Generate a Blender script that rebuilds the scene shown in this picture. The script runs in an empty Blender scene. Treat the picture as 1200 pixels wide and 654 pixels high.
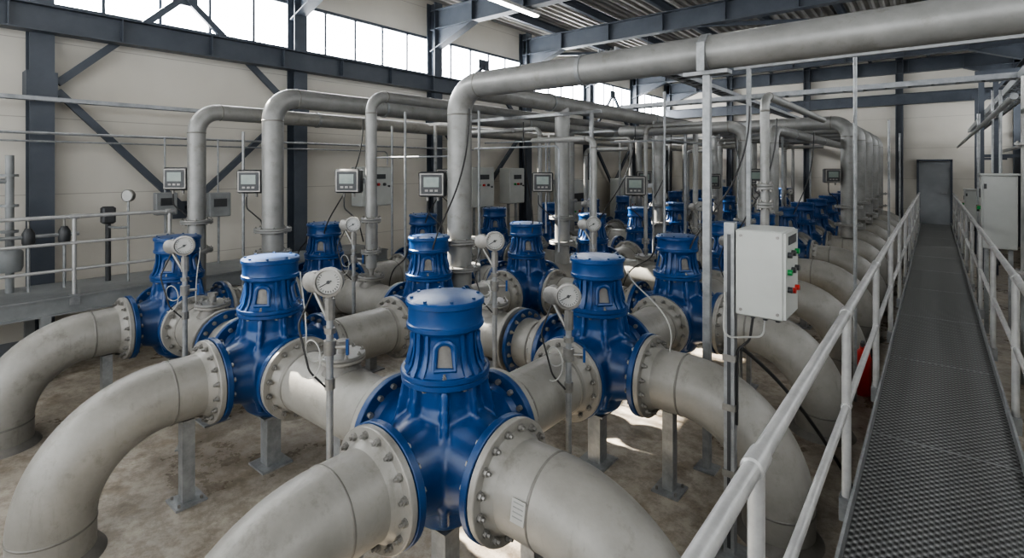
import bpy, math, random
from mathutils import Matrix, Vector
random.seed(7)
S=bpy.context.scene
COL=S.collection
# ---------------------------------------------------------------- materials
def newmat(name):
    m=bpy.data.materials.new(name); m.use_nodes=True
    nt=m.node_tree; b=nt.nodes['Principled BSDF']
    return m,nt,b
def paint(name,c1,c2,rough=.5,metal=0.,scale=3.,bump=.15,bscale=60.,spec=.5,dirt=None,streak=None):
    m,nt,b=newmat(name)
    g=nt.nodes.new('ShaderNodeNewGeometry')
    n=nt.nodes.new('ShaderNodeTexNoise'); n.inputs['Scale'].default_value=scale; n.inputs['Detail'].default_value=6; n.inputs['Roughness'].default_value=.65
    nt.links.new(g.outputs['Position'],n.inputs['Vector'])
    r=nt.nodes.new('ShaderNodeValToRGB'); r.color_ramp.elements[0].position=.35; r.color_ramp.elements[1].position=.68
    r.color_ramp.elements[0].color=(*c1,1); r.color_ramp.elements[1].color=(*c2,1)
    nt.links.new(n.outputs['Fac'],r.inputs['Fac'])
    out=r.outputs['Color']
    def layer(out,col,sc,pos,amt,vec):
        n3=nt.nodes.new('ShaderNodeTexNoise'); n3.inputs['Scale'].default_value=sc; n3.inputs['Detail'].default_value=8; n3.inputs['Roughness'].default_value=.75
        nt.links.new(vec,n3.inputs['Vector'])
        r3=nt.nodes.new('ShaderNodeValToRGB'); r3.color_ramp.elements[0].position=pos; r3.color_ramp.elements[1].position=pos+.14
        r3.color_ramp.elements[0].color=(0,0,0,1); r3.color_ramp.elements[1].color=(amt,)*3+(1,)
        nt.links.new(n3.outputs['Fac'],r3.inputs['Fac'])
        mx=nt.nodes.new('ShaderNodeMix'); mx.data_type='RGBA'
        nt.links.new(r3.outputs['Color'],mx.inputs[0]); nt.links.new(out,mx.inputs[6]); mx.inputs[7].default_value=(*col,1)
        return mx.outputs[2]
    if dirt: out=layer(out,dirt[0],dirt[1],dirt[2],dirt[3],g.outputs['Position'])
    if streak:
        mp=nt.nodes.new('ShaderNodeVectorMath'); mp.operation='MULTIPLY'; mp.inputs[1].default_value=(1,1,.12)
        nt.links.new(g.outputs['Position'],mp.inputs[0]); out=layer(out,streak[0],streak[1],streak[2],streak[3],mp.outputs[0])
    nt.links.new(out,b.inputs['Base Color'])
    b.inputs['Roughness'].default_value=rough; b.inputs['Metallic'].default_value=metal
    b.inputs['Specular IOR Level'].default_value=spec
    if bump>0:
        n2=nt.nodes.new('ShaderNodeTexNoise'); n2.inputs['Scale'].default_value=bscale; n2.inputs['Detail'].default_value=4
        nt.links.new(g.outputs['Position'],n2.inputs['Vector'])
        bp=nt.nodes.new('ShaderNodeBump'); bp.inputs['Strength'].default_value=bump; bp.inputs['Distance'].default_value=.004
        nt.links.new(n2.outputs['Fac'],bp.inputs['Height']); nt.links.new(bp.outputs['Normal'],b.inputs['Normal'])
    return m
M_blue=paint('blue_enamel',(.003,.034,.128),(.005,.052,.178),.32,0,4,.15,50,dirt=((.03,.065,.12),9,.60,.5))
M_blue2=paint('blue_flange_paint',(.003,.030,.105),(.006,.046,.15),.38,0,6,.2,50,dirt=((.08,.10,.13),14,.60,.5))
M_pipe=paint('pipe_coating',(.200,.192,.172),(.275,.266,.243),.45,.08,2.2,.4,30,dirt=((.115,.104,.085),5,.56,.55),streak=((.12,.11,.09),11,.56,.45))
M_seam=paint('weld_seam',(.13,.125,.11),(.19,.18,.165),.5,.2,8,.3,60)
M_oh=paint('overhead_pipe_steel',(.19,.19,.182),(.265,.265,.255),.4,.25,3,.25,30,dirt=((.125,.11,.09),7,.56,.55))
M_bolt=paint('bolt_steel',(.17,.166,.155),(.27,.262,.245),.4,.5,10,0)
M_galv=paint('galvanised_steel',(.20,.206,.21),(.31,.32,.32),.42,.4,12,.1,80)
M_rail=paint('handrail_steel',(.31,.31,.305),(.42,.42,.41),.4,.3,9,.1,80)
M_steel=paint('blue_grey_structural_paint',(.045,.054,.069),(.064,.075,.092),.5,0,3,.1,40)
M_box=paint('cabinet_grey_paint',(.33,.34,.32),(.38,.39,.37),.4,0,2,.03,90)
M_dark=paint('dark_plastic',(.025,.027,.03),(.042,.044,.046),.45,0,5,0)
M_black=paint('black_rubber',(.012,.012,.012),(.02,.02,.02),.5,0,5,0)
M_white=paint('dial_white',(.30,.30,.285),(.35,.35,.335),.35,0,5,0)
M_cable=paint('grey_cable_sheath',(.30,.30,.28),(.35,.35,.33),.5,0,5,0)
M_screen=paint('lcd_screen',(.16,.20,.18),(.22,.26,.23),.2,0,5,0)
M_red=paint('red_plastic',(.35,.015,.01),(.4,.02,.015),.35,0,5,0)
M_green=paint('green_plastic',(.01,.2,.05),(.02,.25,.06),.35,0,5,0)
M_inset=paint('neck_window_shaded_grey',(.11,.105,.095),(.19,.18,.165),.6,0,10,.1)  # beige-grey, with recess shade darkened into the colour
M_ceil=paint('roof_deck_metal',(.26,.25,.23),(.34,.33,.31),.5,.05,2,0)
M_tray=paint('tray_steel',(.2,.21,.22),(.3,.31,.32),.45,.4,8,0)
M_plat=paint('platform_paint',(.17,.178,.18),(.235,.245,.245),.5,.1,3,.1)
M_door=paint('door_paint',(.17,.18,.19),(.2,.21,.22),.5,0,2,0)
def floor_mat():
    m,nt,b=newmat('stained_concrete')
    L=nt.links
    g=nt.nodes.new('ShaderNodeNewGeometry')
    def noise(s,d,r=.6):
        n=nt.nodes.new('ShaderNodeTexNoise'); n.inputs['Scale'].default_value=s; n.inputs['Detail'].default_value=d; n.inputs['Roughness'].default_value=r
        L.new(g.outputs['Position'],n.inputs['Vector']); return n
    def mul(a,c,f):
        mx=nt.nodes.new('ShaderNodeMix'); mx.data_type='RGBA'; mx.blend_type='MULTIPLY'; mx.inputs[0].default_value=f
        L.new(a,mx.inputs[6]); L.new(c,mx.inputs[7]); return mx.outputs[2]
    a=noise(.9,10,.7); r=nt.nodes.new('ShaderNodeValToRGB')
    r.color_ramp.elements[0].position=.38; r.color_ramp.elements[0].color=(.20,.17,.135,1)
    r.color_ramp.elements[1].position=.62; r.color_ramp.elements[1].color=(.43,.39,.33,1)
    L.new(a.outputs['Fac'],r.inputs['Fac'])
    c=noise(6,8,.8); r2=nt.nodes.new('ShaderNodeValToRGB')
    r2.color_ramp.elements[0].position=.42; r2.color_ramp.elements[0].color=(.52,.49,.45,1)
    r2.color_ramp.elements[1].position=.56; r2.color_ramp.elements[1].color=(1,1,1,1)
    L.new(c.outputs['Fac'],r2.inputs['Fac'])
    c3=noise(2.3,5,.6); r3=nt.nodes.new('ShaderNodeValToRGB')
    r3.color_ramp.elements[0].position=.36; r3.color_ramp.elements[0].color=(.55,.50,.43,1)
    r3.color_ramp.elements[1].position=.44; r3.color_ramp.elements[1].color=(1,1,1,1)
    L.new(c3.outputs['Fac'],r3.inputs['Fac'])
    o=mul(mul(r.outputs['Color'],r2.outputs['Color'],.75),r3.outputs['Color'],.7)
    # poured slab joints
    sp=nt.nodes.new('ShaderNodeSeparateXYZ'); L.new(g.outputs['Position'],sp.inputs[0])
    L.new(o,b.inputs['Base Color'])
    mr=nt.nodes.new('ShaderNodeMapRange'); mr.inputs[1].default_value=.38; mr.inputs[2].default_value=.6; mr.inputs[3].default_value=.20; mr.inputs[4].default_value=.6
    L.new(a.outputs['Fac'],mr.inputs[0]); L.new(mr.outputs[0],b.inputs['Roughness'])
    bp=nt.nodes.new('ShaderNodeBump'); bp.inputs['Strength'].default_value=.25; bp.inputs['Distance'].default_value=.01
    n4=noise(25,6); L.new(n4.outputs['Fac'],bp.inputs['Height']); L.new(bp.outputs['Normal'],b.inputs['Normal'])
    return m
M_floor=floor_mat()
def wall_mat():
    m,nt,b=newmat('cream_wall_panel'); L=nt.links
    g=nt.nodes.new('ShaderNodeNewGeometry'); sp=nt.nodes.new('ShaderNodeSeparateXYZ'); L.new(g.outputs['Position'],sp.inputs[0])
    fr=nt.nodes.new('ShaderNodeMath'); fr.operation='FRACT'; L.new(sp.outputs['Z'],fr.inputs[0])
    lt=nt.nodes.new('ShaderNodeMath'); lt.operation='LESS_THAN'; lt.inputs[1].default_value=.012; L.new(fr.outputs[0],lt.inputs[0])
    n=nt.nodes.new('ShaderNodeTexNoise'); n.inputs['Scale'].default_value=.8; n.inputs['Detail'].default_value=6; L.new(g.outputs['Position'],n.inputs['Vector'])
    r=nt.nodes.new('ShaderNodeValToRGB'); r.color_ramp.elements[0].position=.3; r.color_ramp.elements[1].position=.7
    r.color_ramp.elements[0].color=(.48,.455,.40,1); r.color_ramp.elements[1].color=(.56,.535,.48,1); L.new(n.outputs['Fac'],r.inputs['Fac'])
    mx=nt.nodes.new('ShaderNodeMix'); mx.data_type='RGBA'; L.new(lt.outputs[0],mx.inputs[0]); L.new(r.outputs['Color'],mx.inputs[6]); mx.inputs[7].default_value=(.36,.34,.30,1)
    L.new(mx.outputs[2],b.inputs['Base Color']); b.inputs['Roughness'].default_value=.7
    return m
M_wall=wall_mat()
def grate_mat():
    m,nt,b=newmat('perforated_grating'); L=nt.links
    g=nt.nodes.new('ShaderNodeNewGeometry'); sp=nt.nodes.new('ShaderNodeSeparateXYZ'); L.new(g.outputs['Position'],sp.inputs[0])
    def sn(o,k,ph=0):
        a=nt.nodes.new('ShaderNodeMath'); a.operation='MULTIPLY'; a.inputs[1].default_value=k; L.new(o,a.inputs[0])
        s=nt.nodes.new('ShaderNodeMath'); s.operation='SINE'; L.new(a.outputs[0],s.inputs[0]); return s.outputs[0]
    k=2*math.pi/.044
    p=nt.nodes.new('ShaderNodeMath'); p.operation='MULTIPLY'; L.new(sn(sp.outputs['X'],k),p.inputs[0]); L.new(sn(sp.outputs['Y'],k*.8),p.inputs[1])
    r=nt.nodes.new('ShaderNodeValToRGB')
    e=r.color_ramp.elements; e[0].position=.30; e[0].color=(.016,.016,.016,1); e[1].position=.42; e[1].color=(.10,.102,.10,1)
    e2=e.new(.75); e2.color=(.14,.143,.14,1); e3=e.new(.88); e3.color=(.28,.285,.28,1)
    ad=nt.nodes.new('ShaderNodeMath'); ad.operation='MULTIPLY_ADD'; ad.inputs[1].default_value=.5; ad.inputs[2].default_value=.5; L.new(p.outputs[0],ad.inputs[0])
    L.new(ad.outputs[0],r.inputs['Fac']); L.new(r.outputs['Color'],b.inputs['Base Color'])
    bp=nt.nodes.new('ShaderNodeBump'); bp.inputs['Strength'].default_value=.7; bp.inputs['Distance'].default_value=.008
    L.new(ad.outputs[0],bp.inputs['Height']); L.new(bp.outputs['Normal'],b.inputs['Normal'])
    b.inputs['Metallic'].default_value=.2; b.inputs['Roughness'].default_value=.48
    return m
M_grate=grate_mat()
def pane_mat(nm,st):
    m=bpy.data.materials.new(nm); m.use_nodes=True; nt=m.node_tree; nt.nodes.clear()
    o=nt.nodes.new('ShaderNodeOutputMaterial'); e=nt.nodes.new('ShaderNodeEmission'); e.inputs['Color'].default_value=(.96,.98,1,1); e.inputs['Strength'].default_value=st
    t=nt.nodes.new('ShaderNodeBsdfTransparent'); a=nt.nodes.new('ShaderNodeAddShader')
    nt.links.new(e.outputs[0],a.inputs[0]); nt.links.new(t.outputs[0],a.inputs[1]); nt.links.new(a.outputs[0],o.inputs[0]); return m
M_pane=pane_mat('daylit_glass',16.0); M_fill_pane=pane_mat('fill_light_glass',1.9)  # second pane glows as added fill light for unseen windows
def emis(name,st,c=(1,.97,.92)):
    m,nt,b=newmat(name); b.inputs['Base Color'].default_value=(.9,.9,.9,1); b.inputs['Emission Color'].default_value=(*c,1); b.inputs['Emission Strength'].default_value=st; return m
M_tube=emis('fluorescent_tube',28)
# ---------------------------------------------------------------- mesh builder
class MB:
    def __init__(s): s.v=[];s.f=[];s.m=[];s.mats=[]
    def mi(s,mat):
        if mat not in s.mats: s.mats.append(mat)
        return s.mats.index(mat)
    def add(s,vs,fs,mat):
        o=len(s.v); s.v+= [tuple(v) for v in vs]; k=s.mi(mat)
        for f in fs: s.f.append(tuple(i+o for i in f)); s.m.append(k)
    def mesh(s,name,ang=35):
        me=bpy.data.meshes.new(name); me.from_pydata(s.v,[],s.f)
        for m in s.mats: me.materials.append(m)
        me.polygons.foreach_set('material_index',s.m)
        me.polygons.foreach_set('use_smooth',[True]*len(s.f))
        me.update(); me.set_sharp_from_angle(angle=math.radians(ang)); me.update()
        return me
    def obj(s,name,loc=(0,0,0),parent=None,ang=35):
        return place(s.mesh(name,ang),name,loc,parent)
def place(me,name,loc=(0,0,0),parent=None,rz=0):
    o=bpy.data.objects.new(name,me); COL.objects.link(o); o.location=loc; o.rotation_euler[2]=rz
    if parent: o.parent=parent
    return o
I4=Matrix.Identity(4)
def AX(loc,d):
    q=Vector(d).normalized().to_track_quat('Z','Y')
    return Matrix.Translation(Vector(loc))@q.to_matrix().to_4x4()
def rev(mb,prof,M,seg,mat):
    vs=[];rings=[]
    for r,h in prof:
        if r<1e-6: rings.append([len(vs)]); vs.append(M@Vector((0,0,h)))
        else:
            st=len(vs); rings.append(list(range(st,st+seg)))
            for i in range(seg):
                a=2*math.pi*i/seg; vs.append(M@Vector((r*math.cos(a),r*math.sin(a),h)))
    fs=[]
    for A,B in zip(rings[:-1],rings[1:]):
        for i in range(seg):
            j=(i+1)%seg
            if len(A)==1 and len(B)==1: continue
            if len(A)==1: fs.append((A[0],B[j],B[i]))
            elif len(B)==1: fs.append((A[i],A[j],B[0]))
            else: fs.append((A[i],A[j],B[j],B[i]))
    mb.add(vs,fs,mat)
def cyl(mb,a,b,r,seg,mat,r2=None):
    a=Vector(a);b=Vector(b);L=(b-a).length; r2=r if r2 is None else r2
    rev(mb,[(0,0),(r,0),(r2,L),(0,L)],AX(a,b-a),seg,mat)
def box(mb,c,s,mat,M=I4,bev=0):
    x,y,z=[q/2 for q in s]; c=Vector(c)
    if bev<=0:
        vs=[M@(c+Vector((i*x,j*y,k*z))) for i in(-1,1) for j in(-1,1) for k in(-1,1)]
        mb.add(vs,[(0,1,3,2),(4,6,7,5),(0,4,5,1),(2,3,7,6),(0,2,6,4),(1,5,7,3)],mat)
    else:
        def ring(ins,zz):
            X=x-ins;Y=y-ins;bb=bev
            return [(X,-Y+bb),(X,Y-bb),(X-bb,Y),(-X+bb,Y),(-X,Y-bb),(-X,-Y+bb),(-X+bb,-Y),(X-bb,-Y)],zz
        rs=[ring(bev,-z),ring(0,-z+bev),ring(0,z-bev),ring(bev,z)]
        vs=[];
        for pts,zz in rs:
            for p in pts: vs.append(M@(c+Vector((p[0],p[1],zz))))
        fs=[tuple(range(7,-1,-1)),tuple(range(24,32))]
        for k in range(3):
            for i in range(8):
                j=(i+1)%8; fs.append((k*8+i,k*8+j,k*8+8+j,k*8+8+i))
        mb.add(vs,fs,mat)
def beam(mb,a,b,w,h,mat,t=.02,kind='I'):
    a=Vector(a);b=Vector(b);d=(b-a);L=d.length;d.normalize()
    up=Vector((0,0,1)) if abs(d.z)<.9 else Vector((1,0,0))
    s=d.cross(up).normalized(); u=s.cross(d).normalized()
    M=Matrix((( s.x,d.x,u.x,a.x),(s.y,d.y,u.y,a.y),(s.z,d.z,u.z,a.z),(0,0,0,1)))
    if kind=='I':
        box(mb,(0,L/2,h/2-t/2),(w,L,t),mat,M); box(mb,(0,L/2,-h/2+t/2),(w,L,t),mat,M); box(mb,(0,L/2,0),(t,L,h-2*t),mat,M)
    else: box(mb,(0,L/2,0),(w,L,h),mat,M)
def fillet(pts,R,n=10):
    pts=[Vector(p) for p in pts]; out=[pts[0]]
    for i in range(1,len(pts)-1):
        p=pts[i]; a=(pts[i-1]-p).normalized(); b=(pts[i+1]-p).normalized()
        th=a.angle(b)
        if th>3.1: continue
        t=R/math.tan(th/2); t=min(t,.49*(pts[i-1]-p).length if i>1 else .98*(pts[i-1]-p).length,.98*(pts[i+1]-p).length if i==len(pts)-2 else .49*(pts[i+1]-p).length)
        RR=t*math.tan(th/2); c=p+(a+b).normalized()*(RR/math.sin(th/2))
        s=p+a*t-c; e=p+b*t-c
        ang=s.angle(e)
        for k in range(n+1):
            q=k/n; out.append(c+(s*math.sin((1-q)*ang)+e*math.sin(q*ang))/math.sin(ang))
    out.append(pts[-1]); return out
def sweep(mb,pts,r,seg,mat,caps=True):
    pts=[Vector(p) for p in pts]
    q=[pts[0]]
    for p in pts[1:]:
        if (p-q[-1]).length>1e-4: q.append(p)
    pts=q; n=len(pts)
    T=[]
    for i in range(n):
        a=(pts[i]-pts[i-1]).normalized() if i>0 else None
        b=(pts[i+1]-pts[i]).normalized() if i<n-1 else None
        T.append((a+b).normalized() if a and b else (a or b))
    t0=T[0]; up=Vector((0,0,1)) if abs(t0.z)<.9 else Vector((1,0,0))
    N=t0.cross(up).normalized(); vs=[]
    for i in range(n):
        if i>0:
            N=T[i-1].rotation_difference(T[i])@N
            N=(N-T[i]*N.dot(T[i])).normalized()
        B=T[i].cross(N)
        rr=r[i] if isinstance(r,(list,tuple)) else r
        for k in range(seg):
            a=2*math.pi*k/seg; vs.append(pts[i]+(N*math.cos(a)+B*math.sin(a))*rr)
    fs=[]
    for i in range(n-1):
        for k in range(seg):
            j=(k+1)%seg; fs.append((i*seg+k,i*seg+j,(i+1)*seg+j,(i+1)*seg+k))
    if caps: fs.append(tuple(range(seg-1,-1,-1))); fs.append(tuple(range((n-1)*seg,n*seg)))
    mb.add(vs,fs,mat)
def flange(mb,loc,d,R,t,nb,mat,bolt,rb=.018,out=.022,ins=.022,ri=0,bc=None):
    M=AX(loc,d); c=.004
    rev(mb,[(ri,0),(R-c,0),(R,c),(R,t-c),(R-c,t),(ri,t)],M,48,mat)
    bc=bc or R-.042*R/.31
    for i in range(nb):
        a=2*math.pi*(i+.5)/nb; x,y=bc*math.cos(a),bc*math.sin(a)
        B=M@Matrix.Translation((x,y,0))
        if out>0:
            rev(mb,[(rb*1.25,t),(rb*1.25,t+.004),(0,t+.004)],B,10,bolt)
            rev(mb,[(rb,t),(rb,t+out*.8),(rb*.55,t+out*.8),(rb*.55,t+out*1.5),(0,t+out*1.5)],B,6,bolt)
        if ins>0:
            rev(mb,[(0,-ins),(rb,-ins),(rb,0)],B,6,bolt)
# ---------------------------------------------------------------- constants
SY=1.67
PZ=.80; XS=[-2.1,-4.1,-6.1]; NR=12; YS=[2.0+SY*k for k in range(NR)]
def MY(k): return 2.0+SY*(k+.5)
FR=.300; PR=.212; FO=.40; FT=.042; G=.004
XW=-9.0; YF=21.6; XR=2.1; YB=-4.0; ZC=6.2; DZ=.55
# ---------------------------------------------------------------- valve mesh
def slabpoly(mb,pr,t,M,mat):
    n=len(pr)
    vs=[M@Vector((x,-t,z)) for x,z in pr]+[M@Vector((x,t,z)) for x,z in pr]
    mb.add(vs,[tuple(range(n))[::-1],tuple(range(n,2*n))]+[(i,(i+1)%n,n+(i+1)%n,n+i) for i in range(n)],mat)
def build_valve():
    core=MB()
    for d in((1,0,0),(-1,0,0),(0,1,0),(0,-1,0)):
        rev(core,[(0,-.02),(.25,-.02),(.262,.1),(.25,.2),(.222,.28),(.205,.34),(.205,.402),(0,.402)],AX((0,0,PZ),d),40,M_blue)
    rev(core,[(0,.40),(.10,.41),(.18,.47),(.235,.57),(.265,.70),(.268,.82),(.25,.93),(.215,1.02),(.190,1.10),(.188,1.22),(0,1.22)],I4,48,M_blue)
    for k in range(4):
        a=math.pi/2*k
        M=Matrix.Rotation(a,4,'Z')
        slabpoly(core,[(.15,PZ+.1),(.315,PZ+.215),(.245,1.03),(.222,1.21),(.15,1.21)],.017,M,M_blue)
        M=Matrix.Rotation(a+math.pi/4,4,'Z')
        slabpoly(core,[(.1,.45),(.23,.51),(.305,.64),(.318,.86),(.275,1.0),(.230,1.21),(.1,1.21)],.020,M,M_blue)
    me=core.mesh('core_tmp'); o=place(me,'core_tmp')
    r=o.modifiers.new('r','REMESH'); r.mode='VOXEL'; r.voxel_size=.011
    s=o.modifiers.new('s','SMOOTH'); s.factor=.5; s.iterations=6
    dg=bpy.context.evaluated_depsgraph_get(); ev=o.evaluated_get(dg); em=ev.to_mesh()
    vs=[v.co.copy() for v in em.vertices]; fs=[tuple(p.vertices) for p in em.polygons]
    ev.to_mesh_clear(); bpy.data.objects.remove(o)
    mb=MB(); mb.add(vs,fs,M_blue)
    for d in((1,0,0),(-1,0,0),(0,1,0),(0,-1,0)):
        D=Vector(d); flange(mb,Vector((0,0,PZ))+D*FO,d,FR,FT,16,M_blue2,M_bolt,rb=.017,out=0,ins=.024)
        rev(mb,[(.204,.372),(.216,.38),(.232,.402)],AX((0,0,PZ),d),40,M_blue)
    flange(mb,(0,0,1.205),(0,0,1),.240,.030,12,M_blue,M_bolt,rb=.013,out=0,ins=.016)
    flange(mb,(0,0,1.238),(0,0,1),.244,.030,12,M_blue,M_bolt,rb=.013,out=.015,ins=0)
    neck=[(.224,1.267),(.212,1.285),(.196,1.31),(.184,1.345),(.176,1.39),(.172,1.44),(.176,1.465),(.192,1.48),(.192,1.49)]
    rev(mb,neck,I4,56,M_blue)
    def nr(z):
        for (r0,z0),(r1,z1) in zip(neck[:-1],neck[1:]):
            if z0<=z<=z1: return r0+(r1-r0)*(z-z0)/(z1-z0)
        return neck[0][0]
    rev(mb,[(.18,1.485),(.206,1.485),(.212,1.492),(.212,1.512),(.205,1.518),(.203,1.528),(.203,1.60),(.205,1.607),(.215,1.612),(.215,1.634),(.208,1.642),(.16,1.649),(0,1.652)],I4,64,M_blue)
    for i in range(8):
        a=2*math.pi*i/8+.2; B=Matrix.Translation((.185*math.cos(a),.185*math.sin(a),0))
        rev(mb,[(.010,1.64),(.010,1.655),(0,1.655)],B,6,M_blue2)
    for k in range(4):
        ph=math.pi/4+math.pi/2*k
        hw=.048; zb=1.305; zt=1.40
        out=[(-hw,zb),(hw,zb)]
        for j in range(0,11):
            a=math.pi*j/10; out.append((hw*math.cos(a),zt+hw*.9*math.sin(a)))
        def mp(x,z,off):
            r=nr(z)+off; a=ph+x/.18; return Vector((r*math.cos(a),r*math.sin(a),z))
        st=[]; nz=12
        for q in range(nz+1):
            z=zb+(zt+hw*.9-zb)*q/nz
            w=hw if z<=zt else hw*math.sqrt(max(0,1-((z-zt)/(hw*.9))**2))
            st.append([mp(w*(t/4-1),z,.0035) for t in range(9)])
        vs=[p for row in st for p in row]; fs=[]
        for q in range(nz):
            for t in range(8): fs.append((q*9+t,q*9+t+1,q*9+10+t,q*9+9+t))
        mb.add(vs,fs,M_inset)
        ring=[mp(x,z,.006) for x,z in out]+[mp(out[0][0],out[0][1],.006)]
        sweep(mb,ring,.016,8,M_blue)
        M=Matrix.Rotation(ph+math.pi/4,4,'Z')
        slabpoly(mb,[(.15,1.26),(.240,1.265),(.215,1.31),(.200,1.38),(.195,1.485),(.15,1.485)],.014,M,M_blue)
        for s in(-1,1):
            M=Matrix.Rotation(ph+s*.52,4,'Z')
            slabpoly(mb,[(.15,1.26),(.236,1.265),(.207,1.31),(.190,1.38),(.187,1.485),(.15,1.485)],.009,M,M_blue)
    box(mb,(0,0,.20),(.11,.11,.40),M_galv); box(mb,(0,0,.008),(.24,.24,.016),M_galv); box(mb,(0,0,.405),(.2,.2,.014),M_galv)
    return mb.mesh('gate_valve',38)
VALVE=build_valve()
# ---------------------------------------------------------------- pipe sections
F0=FO+FT+G
def build_spool(L,axis,stub,ring=None):
    d=Vector((1,0,0)) if axis=='x' else Vector((0,1,0)); mb=MB(); Z=Vector((0,0,PZ))
    h=L/2-F0
    cyl(mb,Z-d*h,Z+d*h,PR,48,M_pipe)
    for s in(1,-1):
        flange(mb,Z+d*s*h,-d*s,FR-.006,.038,16,M_pipe,M_bolt,rb=.017,out=.024,ins=0,ri=.2)
        rev(mb,[(.245,.036),(.23,.05),(PR,.09)],AX(Z+d*s*h,-d*s),48,M_pipe)
        rev(mb,[(PR,.12),(PR+.005,.124),(PR+.005,.132),(PR,.136)],AX(Z+d*s*h,-d*s),48,M_seam)
    if ring:
        p=Z+d*.24
        flange(mb,p,d,FR-.01,.036,16,M_blue2,M_bolt,rb=.015,out=.02,ins=.0)
        flange(mb,p-d*.042,-d,FR-.01,.036,16,ring,M_bolt,rb=.015,out=.02,ins=0)
    if stub:
        q=Z+d*(-.12 if ring else 0)
        cyl(mb,q,q+Vector((0,0,.275)),.10,32,M_pipe)
        rev(mb,[(.135,.18),(.105,.225),(.1,.24)],AX(q,(0,0,1)),32,M_seam)
        flange(mb,q+Vector((0,0,.26)),(0,0,1),.15,.02,8,M_pipe,M_bolt,rb=.012,out=0,ins=.014)
        flange(mb,q+Vector((0,0,.284)),(0,0,1),.15,.022,8,M_oh,M_bolt,rb=.012,out=.014,ins=0)
        cyl(mb,q+Vector((0,0,.30)),q+Vector((0,0,.36)),.03,12,M_bolt); cyl(mb,q+Vector((0,0,.36)),q+Vector((0,0,.39)),.045,6,M_bolt)
        box(mb,(q.x,0,.28),(.09,.09,.56),M_galv); box(mb,(q.x,0,.007),(.22,.22,.014),M_galv)
    return mb.mesh('flanged_pipe')
SPX=build_spool(2.0,'x',True); SPY=build_spool(SY,'y',False); SPX2=build_spool(2.0,'x',True,M_pipe)
def build_elbow():
    mb=MB(); leg=1.32
    pts=fillet([(F0,0,PZ),(leg,0,PZ),(leg,0,0)],.60,20)
    sweep(mb,pts,PR,48,M_pipe)
    flange(mb,(F0,0,PZ),(1,0,0),FR-.006,.038,16,M_pipe,M_bolt,rb=.017,out=.024,ins=0,ri=.2)
    rev(mb,[(.245,.036),(.23,.05),(PR,.09)],AX((F0,0,PZ),(1,0,0)),48,M_pipe)
    for p,d in(((leg-.6,0,PZ),(1,0,0)),((leg,0,PZ-.6),(0,0,-1))):
        rev(mb,[(PR,-.008),(PR+.004,-.003),(PR+.004,.003),(PR,.008)],AX(p,d),48,M_seam)
    rev(mb,[(PR,.05),(PR+.03,.03),(PR+.05,0)],AX((leg,0,0),(0,0,1)),48,M_seam)
    box(mb,(.60,0,.29),(.08,.08,.58),M_galv); box(mb,(.60,0,.007),(.2,.2,.014),M_galv)
    for sx in(-.07,.07):
        for sy in(-.07,.07): cyl(mb,(.60+sx,sy,.014),(.60+sx,sy,.035),.01,6,M_bolt)
    return mb.mesh('pipe_elbow')
ELB=build_elbow()
for i,x in enumerate(XS):
    for j,y in enumerate(YS):
        place(VALVE,'gate_valve',(x,y,0))
        if i<2: place(SPX2 if (i+j)%2==1 else SPX,'flanged_pipe',(x-1.0,y,0))
        if j<NR-1: place(SPY,'flanged_pipe',(x,y+SY/2,0))
    place(ELB,'pipe_elbow',(x,YS[0],0),rz=-math.pi/2)
for y in YS: place(ELB,'pipe_elbow',(XS[0],y,0))
mb=MB(); c=Vector((-1.42,2.0,PZ))
M=Matrix.Translation(c)@Matrix.Rotation(math.radians(80),4,'X')@Matrix.Translation((0,0,PR+.003))
box(mb,(0,0,0),(.075,.10,.004),M_white,M)
for k in range(4): box(mb,(0,.035-.02*k,.003),(.055,.004,.001),M_plat,M)
mb.obj('pipe_tag_plate')
# ---------------------------------------------------------------- overhead pipes
def pipe_run(name,pts,r,R,flz=(),mat=M_oh,seg=28):
    mb=MB(); P=fillet(pts,R,12); sweep(mb,P,r,seg,mat)
    for z in flz:
        p=Vector(pts[0]); 
        flange(mb,(p.x,p.y,z),(0,0,1),r*1.75,.022,8,mat,M_bolt,rb=.011,out=.014,ins=0)
        flange(mb,(p.x,p.y,z-.026),(0,0,1),r*1.75,.022,8,mat,M_bolt,rb=.011,out=0,ins=.014)
    for i in range(1,len(pts)-1):
        p=Vector(pts[i])
        for q in(Vector(pts[i-1]),Vector(pts[i+1])):
            d=(q-p).normalized(); rev(mb,[(r,-.008),(r+.004,-.003),(r+.004,.003),(r,.008)],AX(p+d*(R+.01),d),seg,M_seam)
    a=Vector(pts[-2]);b=Vector(pts[-1]);L=(b-a).length
    if L>3:
        d=(b-a).normalized(); k=1.6
        while k<L-.5:
            rev(mb,[(r,-.02),(r+.010,-.02),(r+.010,.02),(r,.02)],AX(a+d*k,d),seg,M_galv); k+=3.34
    return mb.obj(name)
top=PZ+PR-.01
pipe_run('overhead_pipe',[(-4.1,4.12,top),(-4.1,4.12,3.25),(XR-.05,4.12,3.25)],.135,.30,(1.25,1.55))
pipe_run('overhead_pipe',[(-4.1,4.26,3.25),(-4.1,YF-.3,3.25)],.115,.3)
pipe_run('overhead_pipe',[(-6.1,3.0,top),(-6.1,3.0,3.2),(-6.1,YF-.4,3.2)],.12,.28,(1.35,1.62))
pipe_run('overhead_pipe',[(-7.0,2.5,0),(-7.0,2.5,3.05),(-7.0,YF-.5,3.05)],.10,.26,(1.35,1.7))
pipe_run('overhead_pipe',[(-5.1,3.67,1.19),(-5.1,3.67,3.2),(-5.1,12.02,3.2),(-5.1,12.02,1.19)],.065,.2,(1.38,1.75))
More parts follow.
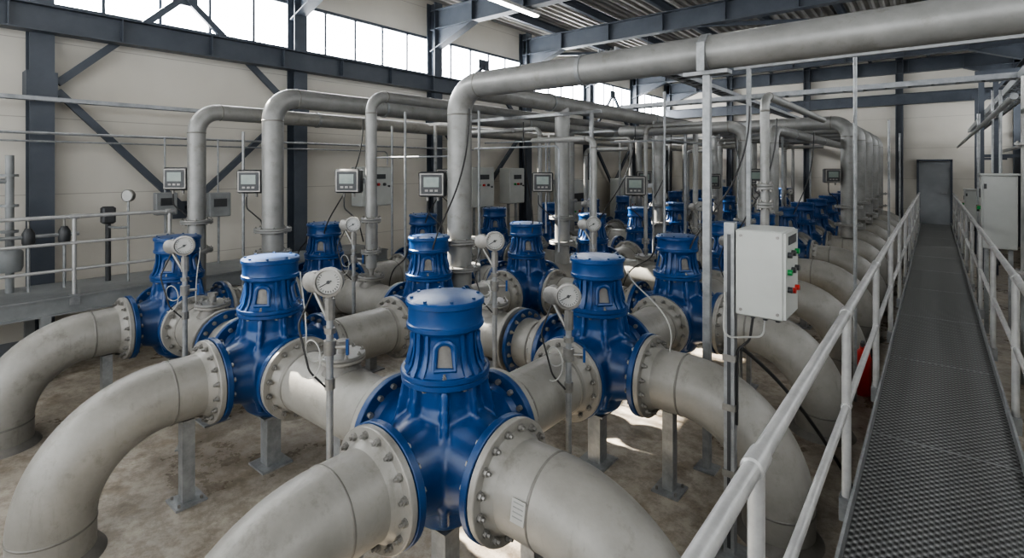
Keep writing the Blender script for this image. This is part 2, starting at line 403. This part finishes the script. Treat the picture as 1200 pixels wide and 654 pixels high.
def drop(x,y,zt,r,z0=top,fl=(1.3,1.65)):
    pipe_run('riser_pipe',[(x,y,z0),(x,y,zt)],r,.1,fl,seg=20)
for k in(2,4,6,8): drop(-4.1,MY(k),3.2,.105)
for k in(2,4,6,8): drop(-6.1,MY(k),3.15,.085)
for k in(6,7,8,9,10):
    y=YS[k]; pipe_run('overhead_pipe',[(-1.3,y,top),(-1.3,y,3.25),(-4.0,y,3.25)],.135,.28,(1.25,1.6))
pipe_run('overhead_pipe',[(-2.1,MY(3),top),(-2.1,MY(3),2.95),(-4.05,MY(3),2.95)],.085,.2,(1.3,1.6))
pipe_run('overhead_pipe',[(-2.1,MY(4),top),(-2.1,MY(4),3.0),(-2.1,YF-.6,3.0)],.09,.22,(1.3,1.6))
def thin(name,pts,r=.022,R=.08,mat=M_galv): 
    mb=MB(); sweep(mb,fillet(pts,R,6),r,10,mat); return mb.obj(name)
def small(i,k,s,r,zt):
    x=-3.1 if i==0 else -5.1; 
    x+= -.12 if (i+k)%2==1 else 0
    pipe_run('small_riser_pipe',[(x,YS[k],1.19),(x,YS[k],zt),(x+s*.9,YS[k],zt)],r,.1,(1.3,),seg=14)
for i,k,s,r,zt in((0,2,-1,.035,2.7),(0,3,1,.03,2.95),(0,4,-1,.045,3.1),(1,2,1,.03,2.85),(1,3,-1,.04,3.0),(1,4,1,.04,2.7),(0,5,1,.045,2.9),(1,5,-1,.035,3.0),(0,7,-1,.045,3.0),(1,7,1,.04,2.8),(0,8,1,.045,2.9),(0,9,-1,.04,3.0)):
    small(i,k,s,r,zt)
# ---------------------------------------------------------------- strut gantries
def strut_frame(y,zt,legs,name='pipe_support_frame',w=.042):
    mb=MB()
    for x in legs:
        box(mb,(x,y,zt/2),(w,w,zt),M_galv); box(mb,(x,y,.006),(.16,.16,.012),M_galv)
    box(mb,((min(legs)+max(legs))/2,y,zt+.021),(max(legs)-min(legs)+.3,w,.042),M_galv)
    mb.obj(name)
strut_frame(6.05,3.08,(-6.6,-3.55)); strut_frame(9.42,3.08,(-6.6,-3.55,-2.62)); strut_frame(12.75,3.08,(-6.6,-3.55,-2.62)); strut_frame(16.1,3.08,(-6.6,-3.55,-2.62))
strut_frame(5.95,3.42,(-1.55,.85))
mb=MB()
box(mb,(-1.38,4.12,1.54),(.055,.055,3.08),M_galv); box(mb,(-1.38,4.12,.006),(.16,.16,.012),M_galv)
box(mb,(-1.38,4.12,3.09),(.34,.12,.03),M_galv)
rev(mb,[(.137,-.03),(.148,-.03),(.148,.03),(.137,.03)],AX((-1.38,4.12,3.25),(1,0,0)),28,M_galv)
for s in(-1,1): box(mb,(-1.38,4.12+s*.15,3.2),(.06,.012,.22),M_galv)
mb.obj('pipe_support_post')
pipe_run('small_riser_pipe',[(-1.08,4.62,1.2),(-1.08,4.62,2.95),(-1.08,7.5,2.95)],.035,.12,(2.05,2.2),seg=14)
def tray(mb,a,b,w=.22,h=.07):
    a=Vector(a);b=Vector(b);d=(b-a);L=d.length;d.normalize(); s=d.cross(Vector((0,0,1))).normalized()
    for k in(-1,1): beam(mb,a+s*k*w/2,b+s*k*w/2,.012,h,M_tray,kind='b')
    n=int(L/.25)
    for i in range(n+1):
        p=a+d*(L*i/n); beam(mb,p-s*w/2-Vector((0,0,h*.3)),p+s*w/2-Vector((0,0,h*.3)),.03,.015,M_tray,kind='b')
    for k in(-.25,0,.22): 
        pts=[a+d*(L*i/12)+s*w*(k+.06*math.sin(i*1.7+k*9))+Vector((0,0,.0)) for i in range(13)]; sweep(mb,pts,.014,6,M_black)
mb=MB(); tray(mb,(-4.6,9.0,3.5),(1.0,9.0,3.5)); mb.obj('cable_tray')
mb=MB(); tray(mb,(-8.5,-3.5,3.2),(-8.5,YF-.3,3.2),.12,.05); mb.obj('cable_tray')
mb=MB(); tray(mb,(-2.75,5.0,3.62),(-2.75,YF-.3,3.62),.2,.06); mb.obj('cable_tray')
thin('conduit_line',[(-8.5,-3.5,2.78),(-8.5,9,2.78)],.018)
thin('conduit_line',[(-8.5,-3.5,2.68),(-8.5,6.5,2.68),(-8.5,6.5,2.4)],.012)
for (x,y,z0,z1) in ((-.62,6.25,0,3.5),(-6.55,5.1,.0,3.0),(-4.62,5.0,0,3.1),(-2.6,6.2,0,3.3),(-3.5,7.9,0,3.1),(-.55,10,0,3.1),(-.58,14,0,3.1),(-6.65,2.9,0,2.8),(-5.5,4.5,0,3.1)):
    thin('conduit_post',[(x,y,z0),(x,y,z1)],.017)
for pts in (((-4.6,4.9,2.6),(-3.3,4.9,2.6),(-3.3,4.9,1.4)),((-6.5,4.6,2.5),(-4.7,4.6,2.5),(-4.7,4.6,1.3)),((-3.4,6.3,2.7),(-2.6,6.3,2.7),(-2.6,7.6,2.7),(-2.6,7.6,1.4)),((-5.6,6.2,2.75),(-4.4,6.2,2.75),(-4.4,6.2,1.4))):
    thin('instrument_tubing',pts,.012,.06,M_tray)
# cables dropping from the overhead pipework to the valves
def hang(p0,p3,sag,mat=M_black,r=.009):
    p0=Vector(p0);p3=Vector(p3); p1=p0+Vector((0,0,-sag)); p2=p3+Vector((.12,-.05,.35)); pts=[]
    for i in range(19):
        t=i/18; pts.append((1-t)**3*p0+3*t*(1-t)**2*p1+3*t*t*(1-t)*p2+t**3*p3)
    mb=MB(); sweep(mb,pts,r,6,mat); mb.obj('hanging_cable')
for x,y,sx in((-4.1,3.67,.15),(-2.1,5.34,.6),(-4.1,5.34,-.4),(-6.1,3.67,.2),(-4.1,7.01,.5),(-2.1,7.01,.5),(-2.1,8.68,-.5),(-6.1,5.34,.3),(-4.1,8.68,.4),(-2.1,10.35,.4)):
    hang((x+sx,y+.45,3.0),(x+.16,y-.10,1.5),.9); 
for x,y in((-4.1,2.0),(-6.1,2.0),(-2.1,3.67)):
    hang((x+.20,y+.14,1.53),(x+.62,y-.05,1.03),.15,M_cable,.006)
for x,y in((-4.1,3.67),(-2.1,5.34),(-6.1,3.67)):
    hang((x-.20,y-.12,1.53),(x-.60,y-.05,1.04),.25,M_black,.007)
# ---------------------------------------------------------------- instruments
def gauge_mesh(h,wire=True):
    mb=MB()
    cyl(mb,(0,0,0),(0,0,h-.10),.020,12,M_galv); box(mb,(0,0,.006),(.12,.12,.012),M_galv)
    cyl(mb,(0,0,h-.22),(0,0,h-.10),.030,8,M_bolt); cyl(mb,(0,0,h-.30),(0,0,h-.27),.034,6,M_bolt); cyl(mb,(0,0,h-.62),(0,0,h-.56),.030,8,M_bolt)
    cyl(mb,(0,0,h-.42),(0,0,h-.34),.036,12,M_bolt); cyl(mb,(.03,0,h-.38),(.09,0,h-.38),.012,8,M_bolt); box(mb,(.1,0,h-.38),(.015,.02,.09),M_blue)
    K=.84
    M=AX((0,-.01,h),(0,-1,0))@Matrix.Scale(K,4)
    rev(mb,[(0,-.045),(.085,-.045),(.092,-.035),(.092,.02),(.100,.022),(.100,.040),(.084,.042),(.080,.024)],M,36,M_bolt)
    rev(mb,[(.080,.024),(0,.024)],M,36,M_white)
    for i in range(19):
        a=math.radians(-225+270*i/18); 
        p=M@Vector((.060*math.cos(a),.060*math.sin(a),.025)); q=M@Vector((.074*math.cos(a),.074*math.sin(a),.025)); 
        beam(mb,p,q,.004,.003,M_dark,kind='b')
    beam(mb,M@Vector((.02,.01,.027)),M@Vector((-.055,-.033,.027)),.006,.005,M_dark,kind='b'); rev(mb,[(.012,.024),(.012,.032),(0,.032)],M,10,M_dark)
    cyl(mb,(0,-.005,h-.13),(0,-.005,h-.072),.02,8,M_bolt)
    rev(mb,[(0,-.03),(.056,-.03),(.060,-.02),(.060,.03),(.05,.035),(0,.03)],AX((-.105,.05,h-.01),(-.3,-1,0)),20,M_bolt); cyl(mb,(-.105,.05,h-.06),(-.02,.0,h-.20),.013,8,M_bolt)
    if wire:
        pts=[]
        for i in range(34):
            a=i/33*math.pi*2.5+.4; pts.append((-.07+.055*math.cos(a)-.0008*i,-.03+.03*math.sin(a*.7),h-.36-.085*math.sin(a)-.003*i))
        sweep(mb,pts,.0045,6,M_cable); 
        sweep(mb,fillet([(-.105,.05,h-.06),(-.18,0,h-.25),(-.10,-.05,h-.5),(-.02,-.02,h-.6)],.1,6),.006,6,M_black)
    return mb.mesh('pressure_gauge')
GA=gauge_mesh(1.70); GB=gauge_mesh(1.53); GC=gauge_mesh(1.74)
rz=math.radians(42)
for me,x,y,r in((GA,-2.70,1.66,rz),(GB,-1.83,2.83,math.radians(30)),(GA,-4.9,1.66,math.radians(58)),(GC,-2.87,3.30,rz),(GC,-4.9,3.30,rz),(GB,-1.75,6.15,.5)):
    place(me,'pressure_gauge',(x,y,0),rz=r)
for k in (2,4,6,8):
    place(GC,'pressure_gauge',(-2.9,YS[k]-.36,0),rz=.6); place(GA,'pressure_gauge',(-4.9,YS[k]-.36,0),rz=.7)
def xmit():
    mb=MB()
    box(mb,(0,0,0),(.30,.13,.28),M_dark,bev=.016)
    box(mb,(0,-.066,.0),(.27,.012,.25),M_bolt,bev=.004); box(mb,(0,-.070,.0),(.235,.012,.215),M_dark,bev=.004)
    box(mb,(0,-.078,.025),(.17,.006,.11),M_screen)
    for k in(-1,0,1): box(mb,(k*.055,-.079,-.07),(.034,.008,.022),M_bolt)
    for k in(-1,1): cyl(mb,(k*.06,0,-.14),(k*.06,0,-.185),.016,8,M_bolt)
    sweep(mb,fillet([(-.06,0,-.18),(-.06,0,-.32),(.1,.03,-.47),(.15,.06,-.72)],.08,6),.008,6,M_black)
    box(mb,(.15,.075,0),(.20,.03,.06),M_galv)
    return mb.mesh('display_transmitter')
XM=xmit()
for x,y,z,r in((-4.36,3.96,2.17,.6),(-6.34,2.86,2.19,.7),(-7.25,2.38,2.22,.7),(-5.32,3.52,2.2,.6),(-4.34,MY(2)-.14,2.15,.6),(-4.34,MY(4)-.14,2.15,.6),(-6.34,MY(2)-.14,2.2,.6),(-1.56,YS[6]-.15,2.2,.5),(-3.33,YS[3]-.12,2.1,.5),(-3.33,YS[5]-.12,2.1,.5),(-2.33,MY(4)-.14,2.2,.5),(-3.33,YS[7]-.12,2.1,.5),(-1.56,YS[8]-.15,2.2,.5)):
    place(XM,'display_transmitter',(x,y,z),rz=r)
# ---------------------------------------------------------------- control box by the walkway
mb=MB()
px,py=-.965,3.30
box(mb,(px,py,1.01),(.06,.06,2.02),M_galv); box(mb,(px,py,.007),(.2,.2,.014),M_galv)
box(mb,(px+.0,py-.031,1.0),(.02,.004,1.9),M_dark)
for z in(.5,.9,1.2): box(mb,(px,py,z),(.075,.075,.04),M_bolt)
bx0,bx1,by0,by1=-.925,-.665,3.26,3.60
box(mb,((bx0+bx1)/2,(by0+by1)/2,1.73),(bx1-bx0,by1-by0,.51),M_box,bev=.008)
box(mb,(bx1+.006,(by0+by1)/2,1.73),(.012,by1-by0-.01,.49),M_box)
for yy,zz,mt in((.06,.12,M_dark),(.06,.02,M_green),(.06,-.08,M_dark),(.16,.12,M_dark),(.16,.02,M_dark),(.16,-.10,M_red),(.26,.02,M_dark),(.26,-.10,M_red),(.26,.12,M_green)):
    cyl(mb,(bx1+.012,by0+yy,1.73+zz),(bx1+.035,by0+yy,1.73+zz),.017,14,mt)
box(mb,(bx1+.014,by0+.17,1.73+.20),(.004,.2,.05),M_dark)
for sx in(bx0+.03,bx1-.03):
    for sz in(-.22,.22): cyl(mb,(sx,by0,1.73+sz),(sx,by0-.006,1.73+sz),.009,8,M_bolt)
for k in range(3): cyl(mb,(bx0+.06+.07*k,by0+.15,1.475),(bx0+.06+.07*k,by0+.15,1.43),.014,8,M_dark)
sweep(mb,fillet([(bx0+.06,by0+.15,1.43),(bx0+.05,by0+.12,1.3),(px+.04,py,1.25),(px+.04,py-.01,.8)],.05,5),.008,6,M_black)
sweep(mb,fillet([(bx0+.13,by0+.15,1.43),(bx0+.13,by0+.1,1.34),(bx0-.05,by0-.06,1.34),(px-.02,py-.04,1.6)],.05,5),.006,6,M_cable)
mb.obj('control_box')
mb=MB()
pts=[];P0=Vector((px+.05,py+.05,1.25));P2=Vector((-.46,4.50,.02));
for i in range(25):
    t=i/24; pts.append((1-t)**2*P0+2*t*(1-t)*Vector((-.72,3.95,.85))+t*t*P2)
sweep(mb,pts,.012,8,M_black); mb.obj('drooping_hose')
# ---------------------------------------------------------------- walkway
WX0,WX1=-.33,.405
mb=MB()
box(mb,((WX0+WX1)/2,(YB+YF)/2,DZ-.015),(WX1-WX0,YF-YB-.1,.03),M_grate)
for x in(WX0-.008,WX1+.008): box(mb,(x,(YB+YF)/2,DZ-.03),(.014,YF-YB-.1,.20),M_galv)
for y in [YB+.6+1.85*k for k in range(14)]:
    for x in(WX0+.02,WX1-.02): box(mb,(x,y,(DZ-.05)/2),(.06,.06,DZ-.05),M_steel)
    box(mb,((WX0+WX1)/2,y,DZ-.07),(WX1-WX0,.06,.08),M_steel)
    box(mb,((WX0+WX1)/2,y+.3,DZ+.001),(WX1-WX0,.006,.003),M_galv)
mb.obj('grated_walkway')
def handrail(x,y0,y1,ys,z0,zt,zm,mat=M_rail,r=.024,base=-.10):
    mb=MB()
    def P(a,z,o=0): return (x+o,a,z)
    cyl(mb,P(y0,zt),P(y1,zt),r,14,mat)
    for z in zm: cyl(mb,P(y0,z),P(y1,z),r*.8,12,mat)
    for y in ys:
        cyl(mb,P(y,z0+base),P(y,zt),r*.95,12,mat)
        box(mb,(x,y,z0+base+.05),(.012+.05,.09,.12),M_galv)
        rev(mb,[(r,-.05),(r+.006,-.045),(r+.006,.045),(r,.05)],AX(P(y,zt),(0,1,0)),14,mat)
        rev(mb,[(r*.8,-.03),(r*.8+.006,-.03),(r*.8+.006,.03),(r*.8,.03)],AX(P(y,zm[0]),(0,1,0)),14,mat)
    mb.obj('handrail')
ys=[1.5+1.85*k for k in range(-2,11)]
handrail(-.372,YB+.3,YF-.6,ys,DZ,1.56,[1.05])
handrail(.455,YB+.3,YF-.6,ys,DZ,1.56,[1.05])
# ---------------------------------------------------------------- shell
def slab(name,c,s,mat):
    mb=MB(); box(mb,c,s,mat); return mb.obj(name)
slab('floor',((XW+XR)/2,(YB+YF)/2,-.1),(XR-XW+.6,YF-YB+.6,.2),M_floor)
WB,WT=4.46,5.36
cols=[-2.05,1.35,4.8,8.1,11.5,14.9,18.3,YF-.1]
def wallband(name,mk):
    mb=MB(); mk(mb); return mb.obj(name)
wallband('wall_left',lambda mb:(box(mb,(XW-.1,(YB+YF)/2,WB/2),(.2,YF-YB+.4,WB),M_wall),box(mb,(XW-.1,(YB+YF)/2,(WT+ZC)/2),(.2,YF-YB+.4,ZC-WT),M_wall)))
slab('wall_back',((XW+XR)/2,YF+.1,ZC/2),(XR-XW,.2,ZC),M_wall)
wallband('wall_right',lambda mb:(box(mb,(XR+.1,(YB+YF)/2,1.6),(.2,YF-YB+.4,3.2),M_wall),box(mb,(XR+.1,(YB+YF)/2,(5.2+ZC)/2),(.2,YF-YB+.4,ZC-5.2),M_wall)))
wallband('wall_front',lambda mb:(box(mb,((XW+XR)/2,YB-.1,.5),(XR-XW,.2,1.0),M_wall),box(mb,((XW+XR)/2,YB-.1,(5.2+ZC)/2),(XR-XW,.2,ZC-5.2),M_wall)))
mb=MB(); prof=[];x=XW
while x<XR: 
    prof+= [(x,ZC),(x+.06,ZC),(x+.09,ZC+.06),(x+.17,ZC+.06)]; x+=.20
vs=[];
for y in(YB-.1,YF+.1):
    for px_,pz_ in prof: vs.append((px_,y,pz_))
n=len(prof); fs=[(i,i+1,n+i+1,n+i) for i in range(n-1)]
mb.add(vs,fs,M_ceil)
box(mb,((XW+XR)/2,(YB+YF)/2,ZC+.12),(XR-XW+.6,YF-YB+.6,.06),M_ceil)
mb.obj('ceiling',ang=10)
wn=[0]
def window(axis,c,a0,a1,z0,z1,nm,pm):
    wn[0]+=1; mb=MB(); L=a1-a0; mid=(a0+a1)/2
    def bx(a,z,la,lz,d,mat,off=0):
        if axis=='y': box(mb,(c+off,a,z),(d,la,lz),mat)
        else: box(mb,(a,c+off,z),(la,d,lz),mat)
    bx(mid,(z0+z1)/2,L,z1-z0,.006,pm)
    bx(mid,z0+.03,L,.06,.10,M_steel); bx(mid,z1-.03,L,.06,.10,M_steel)
    for k in range(nm+1): bx(a0+L*k/nm,(z0+z1)/2,.04,z1-z0,.08,M_steel)
    mb.obj('window_%d'%wn[0])
ce=[YB]+cols
for a,b in zip(ce[:-1],ce[1:]): window('y',XW-.06,a,b,WB,WT,5,M_pane)
for a,b in zip(ce[:-1],ce[1:]): window('y',XR+.06,a,b,3.2,5.2,4,M_fill_pane)  # unseen right-wall windows, added to give fill light
for k in range(3): window('x',YB-.06,XW+(XR-XW)*k/3,XW+(XR-XW)*(k+1)/3,1.0,5.2,5,M_fill_pane)  # unseen windows behind the camera, added as fill
for y in cols:
    mb=MB(); beam(mb,(XW+.14,y,0),(XW+.14,y,ZC-.1),.24,.26,M_steel)
    box(mb,(XW+.14,y,3.4),(.28,.30,.34),M_steel); mb.obj('steel_column')
    mb=MB(); beam(mb,(XR-.14,y,0),(XR-.14,y,ZC-.1),.24,.26,M_steel); mb.obj('steel_column')
    mb=MB(); beam(mb,(XW+.1,y,5.70),(XR-.1,y,5.70),.22,.44,M_steel)
    for s,x0 in((1,XW+.1),(-1,XR-.1)):
        pr=[(x0,5.48),(x0+s*1.3,5.48),(x0,5.0)]; t=.012
        vs=[(a,y-t,z) for a,z in pr]+[(a,y+t,z) for a,z in pr]
        mb.add(vs,[(0,1,2),(5,4,3),(0,3,4,1),(1,4,5,2),(2,5,3,0)],M_steel)
        beam(mb,(x0,y,5.0),(x0+s*1.3,y,5.48),.22,.02,M_steel,kind='b')
    for k in range(1,8):
        xx=XW+(XR-XW)*k/8; box(mb,(xx,y,5.70),(.015,.2,.4),M_steel)
    mb.obj('roof_rafter')
for x in [XW+1.1+1.55*k for k in range(7)]:
    mb=MB(); beam(mb,(x,YB,6.06),(x,YF,6.06),.10,.2,M_steel,t=.012); mb.obj('roof_purlin')
mb=MB(); beam(mb,(XW+.34,YB,4.22),(XW+.34,YF,4.22),.22,.34,M_steel)
for y in [YB+.5+1.13*k for k in range(22)]: box(mb,(XW+.40,y,4.22),(.08,.015,.31),M_steel)
mb.obj('crane_beam')
mb=MB(); beam(mb,(XW,YF-.2,4.62),(XR,YF-.2,4.62),.2,.36,M_steel)
mb.obj('steel_beam')
mb=MB(); beam(mb,(XR-.45,6,4.65),(XR-.45,YF-.3,4.65),.2,.36,M_steel); mb.obj('crane_beam')
for x in(-6.3,-3.6,-.9,):
    mb=MB(); beam(mb,(x,YF-.13,0),(x,YF-.13,ZC-.1),.2,.2,M_steel); mb.obj('steel_column')
for k in(1,3,5):
    y0,y1=cols[k]+.16,cols[k+1]-.16; ym=(y0+y1)/2-.08; xb=XW+.17; mb=MB()
    for a,b in (((xb,y0,3.35),(xb,ym,1.72)),((xb,y1,3.35),(xb,ym,1.72)),((xb,y0,3.45),(xb,ym,4.95)),((xb,y1,3.45),(xb,ym,4.95))):
        beam(mb,a,b,.07,.09,M_steel,kind='b')
    box(mb,(xb,ym,1.72),(.03,.34,.26),M_steel); box(mb,(xb,ym,4.95),(.03,.34,.26),M_steel)
    mb.obj('cross_brace')
for k in(2,4):
    mb=MB(); beam(mb,(XW+.3,cols[k],5.5),(-4,cols[k+1],5.5),.08,.08,M_steel,kind='b'); beam(mb,(-4,cols[k],5.5),(XR-.3,cols[k+1],5.5),.08,.08,M_steel,kind='b'); mb.obj('roof_brace')
mb=MB(); dx=0.0
box(mb,(dx,YF-.035,DZ+1.0),(.78,.06,2.0),M_door)
for s in(-1,1): box(mb,(dx+s*.42,YF-.055,DZ+1.02),(.06,.1,2.08),M_steel)
box(mb,(dx,YF-.055,DZ+2.05),(.9,.1,.06),M_steel)
cyl(mb,(dx+.3,YF-.06,DZ+1.0),(dx+.3,YF-.12,DZ+1.0),.015,8,M_galv); cyl(mb,(dx+.3,YF-.12,DZ+1.0),(dx+.18,YF-.12,DZ+1.0),.012,8,M_galv)
mb.obj('door_1')
mb=MB(); box(mb,(XW+.01,(YB+YF)/2,.08),(.02,YF-YB,.16),M_door); mb.obj('baseboard_left')
# ---------------------------------------------------------------- lamps
for x in(-6.2,-2.0):
    for y in(1.2,7.7,14.2):
        mb=MB()
        box(mb,(x,y,5.44),(.14,1.5,.06),M_white); box(mb,(x,y,5.40),(.09,1.44,.03),M_tube)
        for s in(-.6,.6): cyl(mb,(x,y+s,5.47),(x,y+s,5.98),.006,6,M_galv)
        mb.obj('fluorescent_lamp')
# ---------------------------------------------------------------- left platform
mb=MB(); pz=.91; PX=-7.6; PI=XW+.42
box(mb,((PX+PI)/2,1.0,pz-.02),(PX-PI,9.6,.04),M_plat)
beam(mb,(PX,-3.8,pz-.1),(PX,5.8,pz-.1),.08,.2,M_plat)
for y in(-3.,-.9,1.2,3.3,5.4):
    box(mb,(PX,y,(pz-.2)/2),(.09,.09,pz-.2),M_plat); box(mb,(PI+.05,y,(pz-.2)/2),(.09,.09,pz-.2),M_plat); box(mb,((PX+PI)/2,y,pz-.12),(PX-PI-.05,.08,.14),M_plat)
mb.obj('access_platform')
handrail(PX,-3.6,2.45,[-3.3+.95*k for k in range(7)],pz,1.80,[1.5,1.2],mat=M_rail,r=.022)
def cabinet(x,y,z,sx,sy,sz,face,name='electrical_cabinet',legs=0):
    mb=MB(); box(mb,(x,y,z),(sx,sy,sz),M_box,bev=.012)
    fx,fy=face
    X=x+fx*sx/2; box(mb,(X+fx*.006,y,z),(.012,sy-.05,sz-.05),M_box)
    box(mb,(X+fx*.015,y,z+sz*.25),(.006,sy*.5,sz*.12),M_dark); cyl(mb,(X+fx*.01,y+sy*.36,z),(X+fx*.04,y+sy*.36,z),.02,8,M_dark)
    for k,mt in((-.2,M_green),(0,M_red),(.2,M_dark)): cyl(mb,(X+fx*.01,y+k*sy,z+sz*.05),(X+fx*.05,y+k*sy,z+sz*.05),.028,12,mt)
    if legs:
        for s in(-1,1):
            box(mb,(x+s*sx*.35,y,(z-sz/2)/2),(.05,.05,z-sz/2),M_galv)
    if fx<0:
        box(mb,(x,y-sy/2-.004,z),(sx-.06,.008,sz-.07),M_box); 
        for k in(-.35,.35): box(mb,(x-sx/2+.03,y-sy/2-.012,z+k*sz),(.03,.014,.07),M_dark)
        box(mb,(x,y,z+sz/2+.012),(sx+.05,sy+.05,.024),M_box)
        for k in(-1,0,1): cyl(mb,(x+k*.12,y,z-sz/2),(x+k*.12,y,z-sz/2-.25),.02,8,M_dark)
    return mb.obj(name)
cabinet(-8.45,6.1,2.0,.35,.7,.75,(1,0),legs=1); cabinet(-8.45,9.1,1.9,.35,.8,.95,(1,0),legs=1); cabinet(-8.45,10.4,1.9,.35,.6,.9,(1,0),legs=1)
cabinet(-8.3,13.,1.0,.5,1.2,2.0,(1,0)); cabinet(-8.3,16.4,1.0,.5,1.2,2.0,(1,0))
cabinet(.70,10.0,1.74,.36,.45,1.02,(-1,0),legs=1)
cabinet(.80,17.6,1.4,.4,.5,.8,(-1,0),legs=1)
mb=MB(); 
cyl(mb,(-8.2,1.9,.91),(-8.2,1.9,1.7),.03,10,M_dark); box(mb,(-8.2,1.9,1.75),(.14,.14,.22),M_dark,bev=.02)
M=AX((-7.95,2.05,2.0),(.6,-.8,0)); rev(mb,[(0,-.03),(.075,-.03),(.08,.02),(.07,.03),(.07,.022)],M,24,M_bolt); rev(mb,[(.07,.022),(0,.022)],M,24,M_white)
cyl(mb,(-7.95,2.05,.91),(-7.95,2.05,1.93),.014,8,M_galv); sweep(mb,fillet([(-8.2,1.9,1.6),(-7.95,1.95,1.6),(-7.95,2.05,1.6)],.05,5),.015,8,M_galv)
mb.obj('pressure_regulator')
mb=MB(); cyl(mb,(-8.3,1.0,.91),(-8.3,1.0,2.5),.04,12,M_plat)
rev(mb,[(0,0),(.10,0),(.12,.05),(.12,.22),(.08,.28),(0,.30)],AX((-8.3,1.0,1.15),(0,0,1)),20,M_plat)
for z in(1.6,1.9,2.25): rev(mb,[(0,0),(.08,0),(.08,.03),(0,.03)],AX((-8.3,1.0,z),(0,0,1)),14,M_plat)
sweep(mb,fillet([(-8.3,1.0,2.2),(-8.3,-1.5,2.2)],.1,4),.03,10,M_galv)
for k in range(4):
    y=.5+.32*k
    rev(mb,[(0,0),(.05,0),(.06,.03),(.06,.14),(.03,.2),(0,.2)],AX((-8.15,y,1.45),(0,0,1)),14,M_dark); cyl(mb,(-8.15,y,.91),(-8.15,y,1.45),.016,8,M_galv)
    cyl(mb,(-8.15,y,1.65),(-8.15,y,1.75),.012,8,M_bolt)
    sweep(mb,[(-8.15+.06*math.cos(t*math.pi/8),y+.06*math.sin(t*math.pi/8),1.75) for t in range(17)],.009,6,M_dark)
cyl(mb,(-8.15,-1.2,1.55),(-8.15,1.6,1.55),.022,8,M_galv)
mb.obj('filter_unit')
mb=MB()
for y,z,s in((.15,1.75,.22),(2.6,1.85,.26),(3.3,1.8,.30)):
    box(mb,(-8.4,y,z),(.14,s,s*1.2),M_plat,bev=.01); box(mb,(-8.325,y,z+.03),(.01,s*.6,s*.4),M_dark)
    cyl(mb,(-8.4,y,.91),(-8.4,y,z-s*.6),.018,8,M_galv); cyl(mb,(-8.42,y,z+s*.6),(-8.42,y,2.78),.012,8,M_galv)
mb.obj('instrument_box')
# ---------------------------------------------------------------- right side services
mb=MB(); cyl(mb,(.80,7.9,0),(.80,7.9,3.35),.07,18,M_oh)
for z in(1.2,2.6): flange(mb,(.80,7.9,z),(0,0,1),.12,.03,8,M_oh,M_bolt,rb=.01,out=.012,ins=.012)
mb.obj('service_pipe')
for x,y,zt in((1.2,11.2,4.3),(.75,14.4,4.3),(1.05,15.6,4.3),(.9,19,4.3)):
    mb=MB(); box(mb,(x,y,zt/2),(.09,.09,zt),M_steel); box(mb,(x+.3,y,zt),(.8,.08,.1),M_steel); beam(mb,(x,y,zt-.6),(x+.5,y,zt),.05,.05,M_steel,kind='b'); box(mb,(x+.3,y,2.6),(.6,.06,.06),M_steel); mb.obj('steel_bracket_post')
mb=MB(); tray(mb,(.95,6.5,3.48),(.95,YF-.4,3.48),.3,.1); mb.obj('cable_tray')
thin('conduit_line',[(.56,6.5,3.0),(.56,YF-.4,3.0)],.03); thin('conduit_line',[(1.4,6.5,2.8),(1.4,YF-.4,2.8)],.04)
thin('conduit_line',[(.72,10.0,2.28),(.72,10.0,3.45)],.02); thin('conduit_line',[(.64,10.0,2.28),(.64,10.0,3.45)],.015); thin('conduit_line',[(.60,12.2,0),(.60,12.2,3.3)],.025)
mb=MB(); M=AX((-.58,6.5,0),(0,0,1))
rev(mb,[(0,0),(.07,0),(.078,.02),(.078,.38),(.06,.44),(.025,.47),(.025,.5),(0,.5)],M,24,M_red); box(mb,(-.58,6.5,.52),(.03,.1,.04),M_dark)
sweep(mb,fillet([(-.58,6.55,.5),(-.51,6.61,.45),(-.5,6.59,.15)],.04,5),.011,8,M_black); mb.obj('fire_extinguisher')
# ---------------------------------------------------------------- light, world, camera
w=bpy.data.worlds.new('World'); S.world=w; w.use_nodes=True
w.node_tree.nodes['Background'].inputs[0].default_value=(.88,.94,1,1); w.node_tree.nodes['Background'].inputs[1].default_value=1.0
sl=bpy.data.lights.new('sun','SUN'); sl.energy=55; sl.angle=.012; sl.color=(1,.93,.82)
so=bpy.data.objects.new('sun',sl); COL.objects.link(so)
el=math.radians(35.5); az=.06; d=Vector((math.cos(el)*math.cos(az),math.cos(el)*math.sin(az),-math.sin(el)))
so.rotation_euler=d.to_track_quat('-Z','Y').to_euler(); so.location=(-14,4,10)
cam=bpy.data.cameras.new('camera'); co=bpy.data.objects.new('camera',cam); COL.objects.link(co)
co.location=(0,0,2.35); co.rotation_euler=(math.pi/2,0,math.radians(39.1)); cam.sensor_width=36; cam.lens=18.27; cam.shift_y=-.1083; cam.clip_start=.05
S.camera=co
try: S.view_settings.look='AgX - Medium High Contrast'
except Exception as e: print(e)
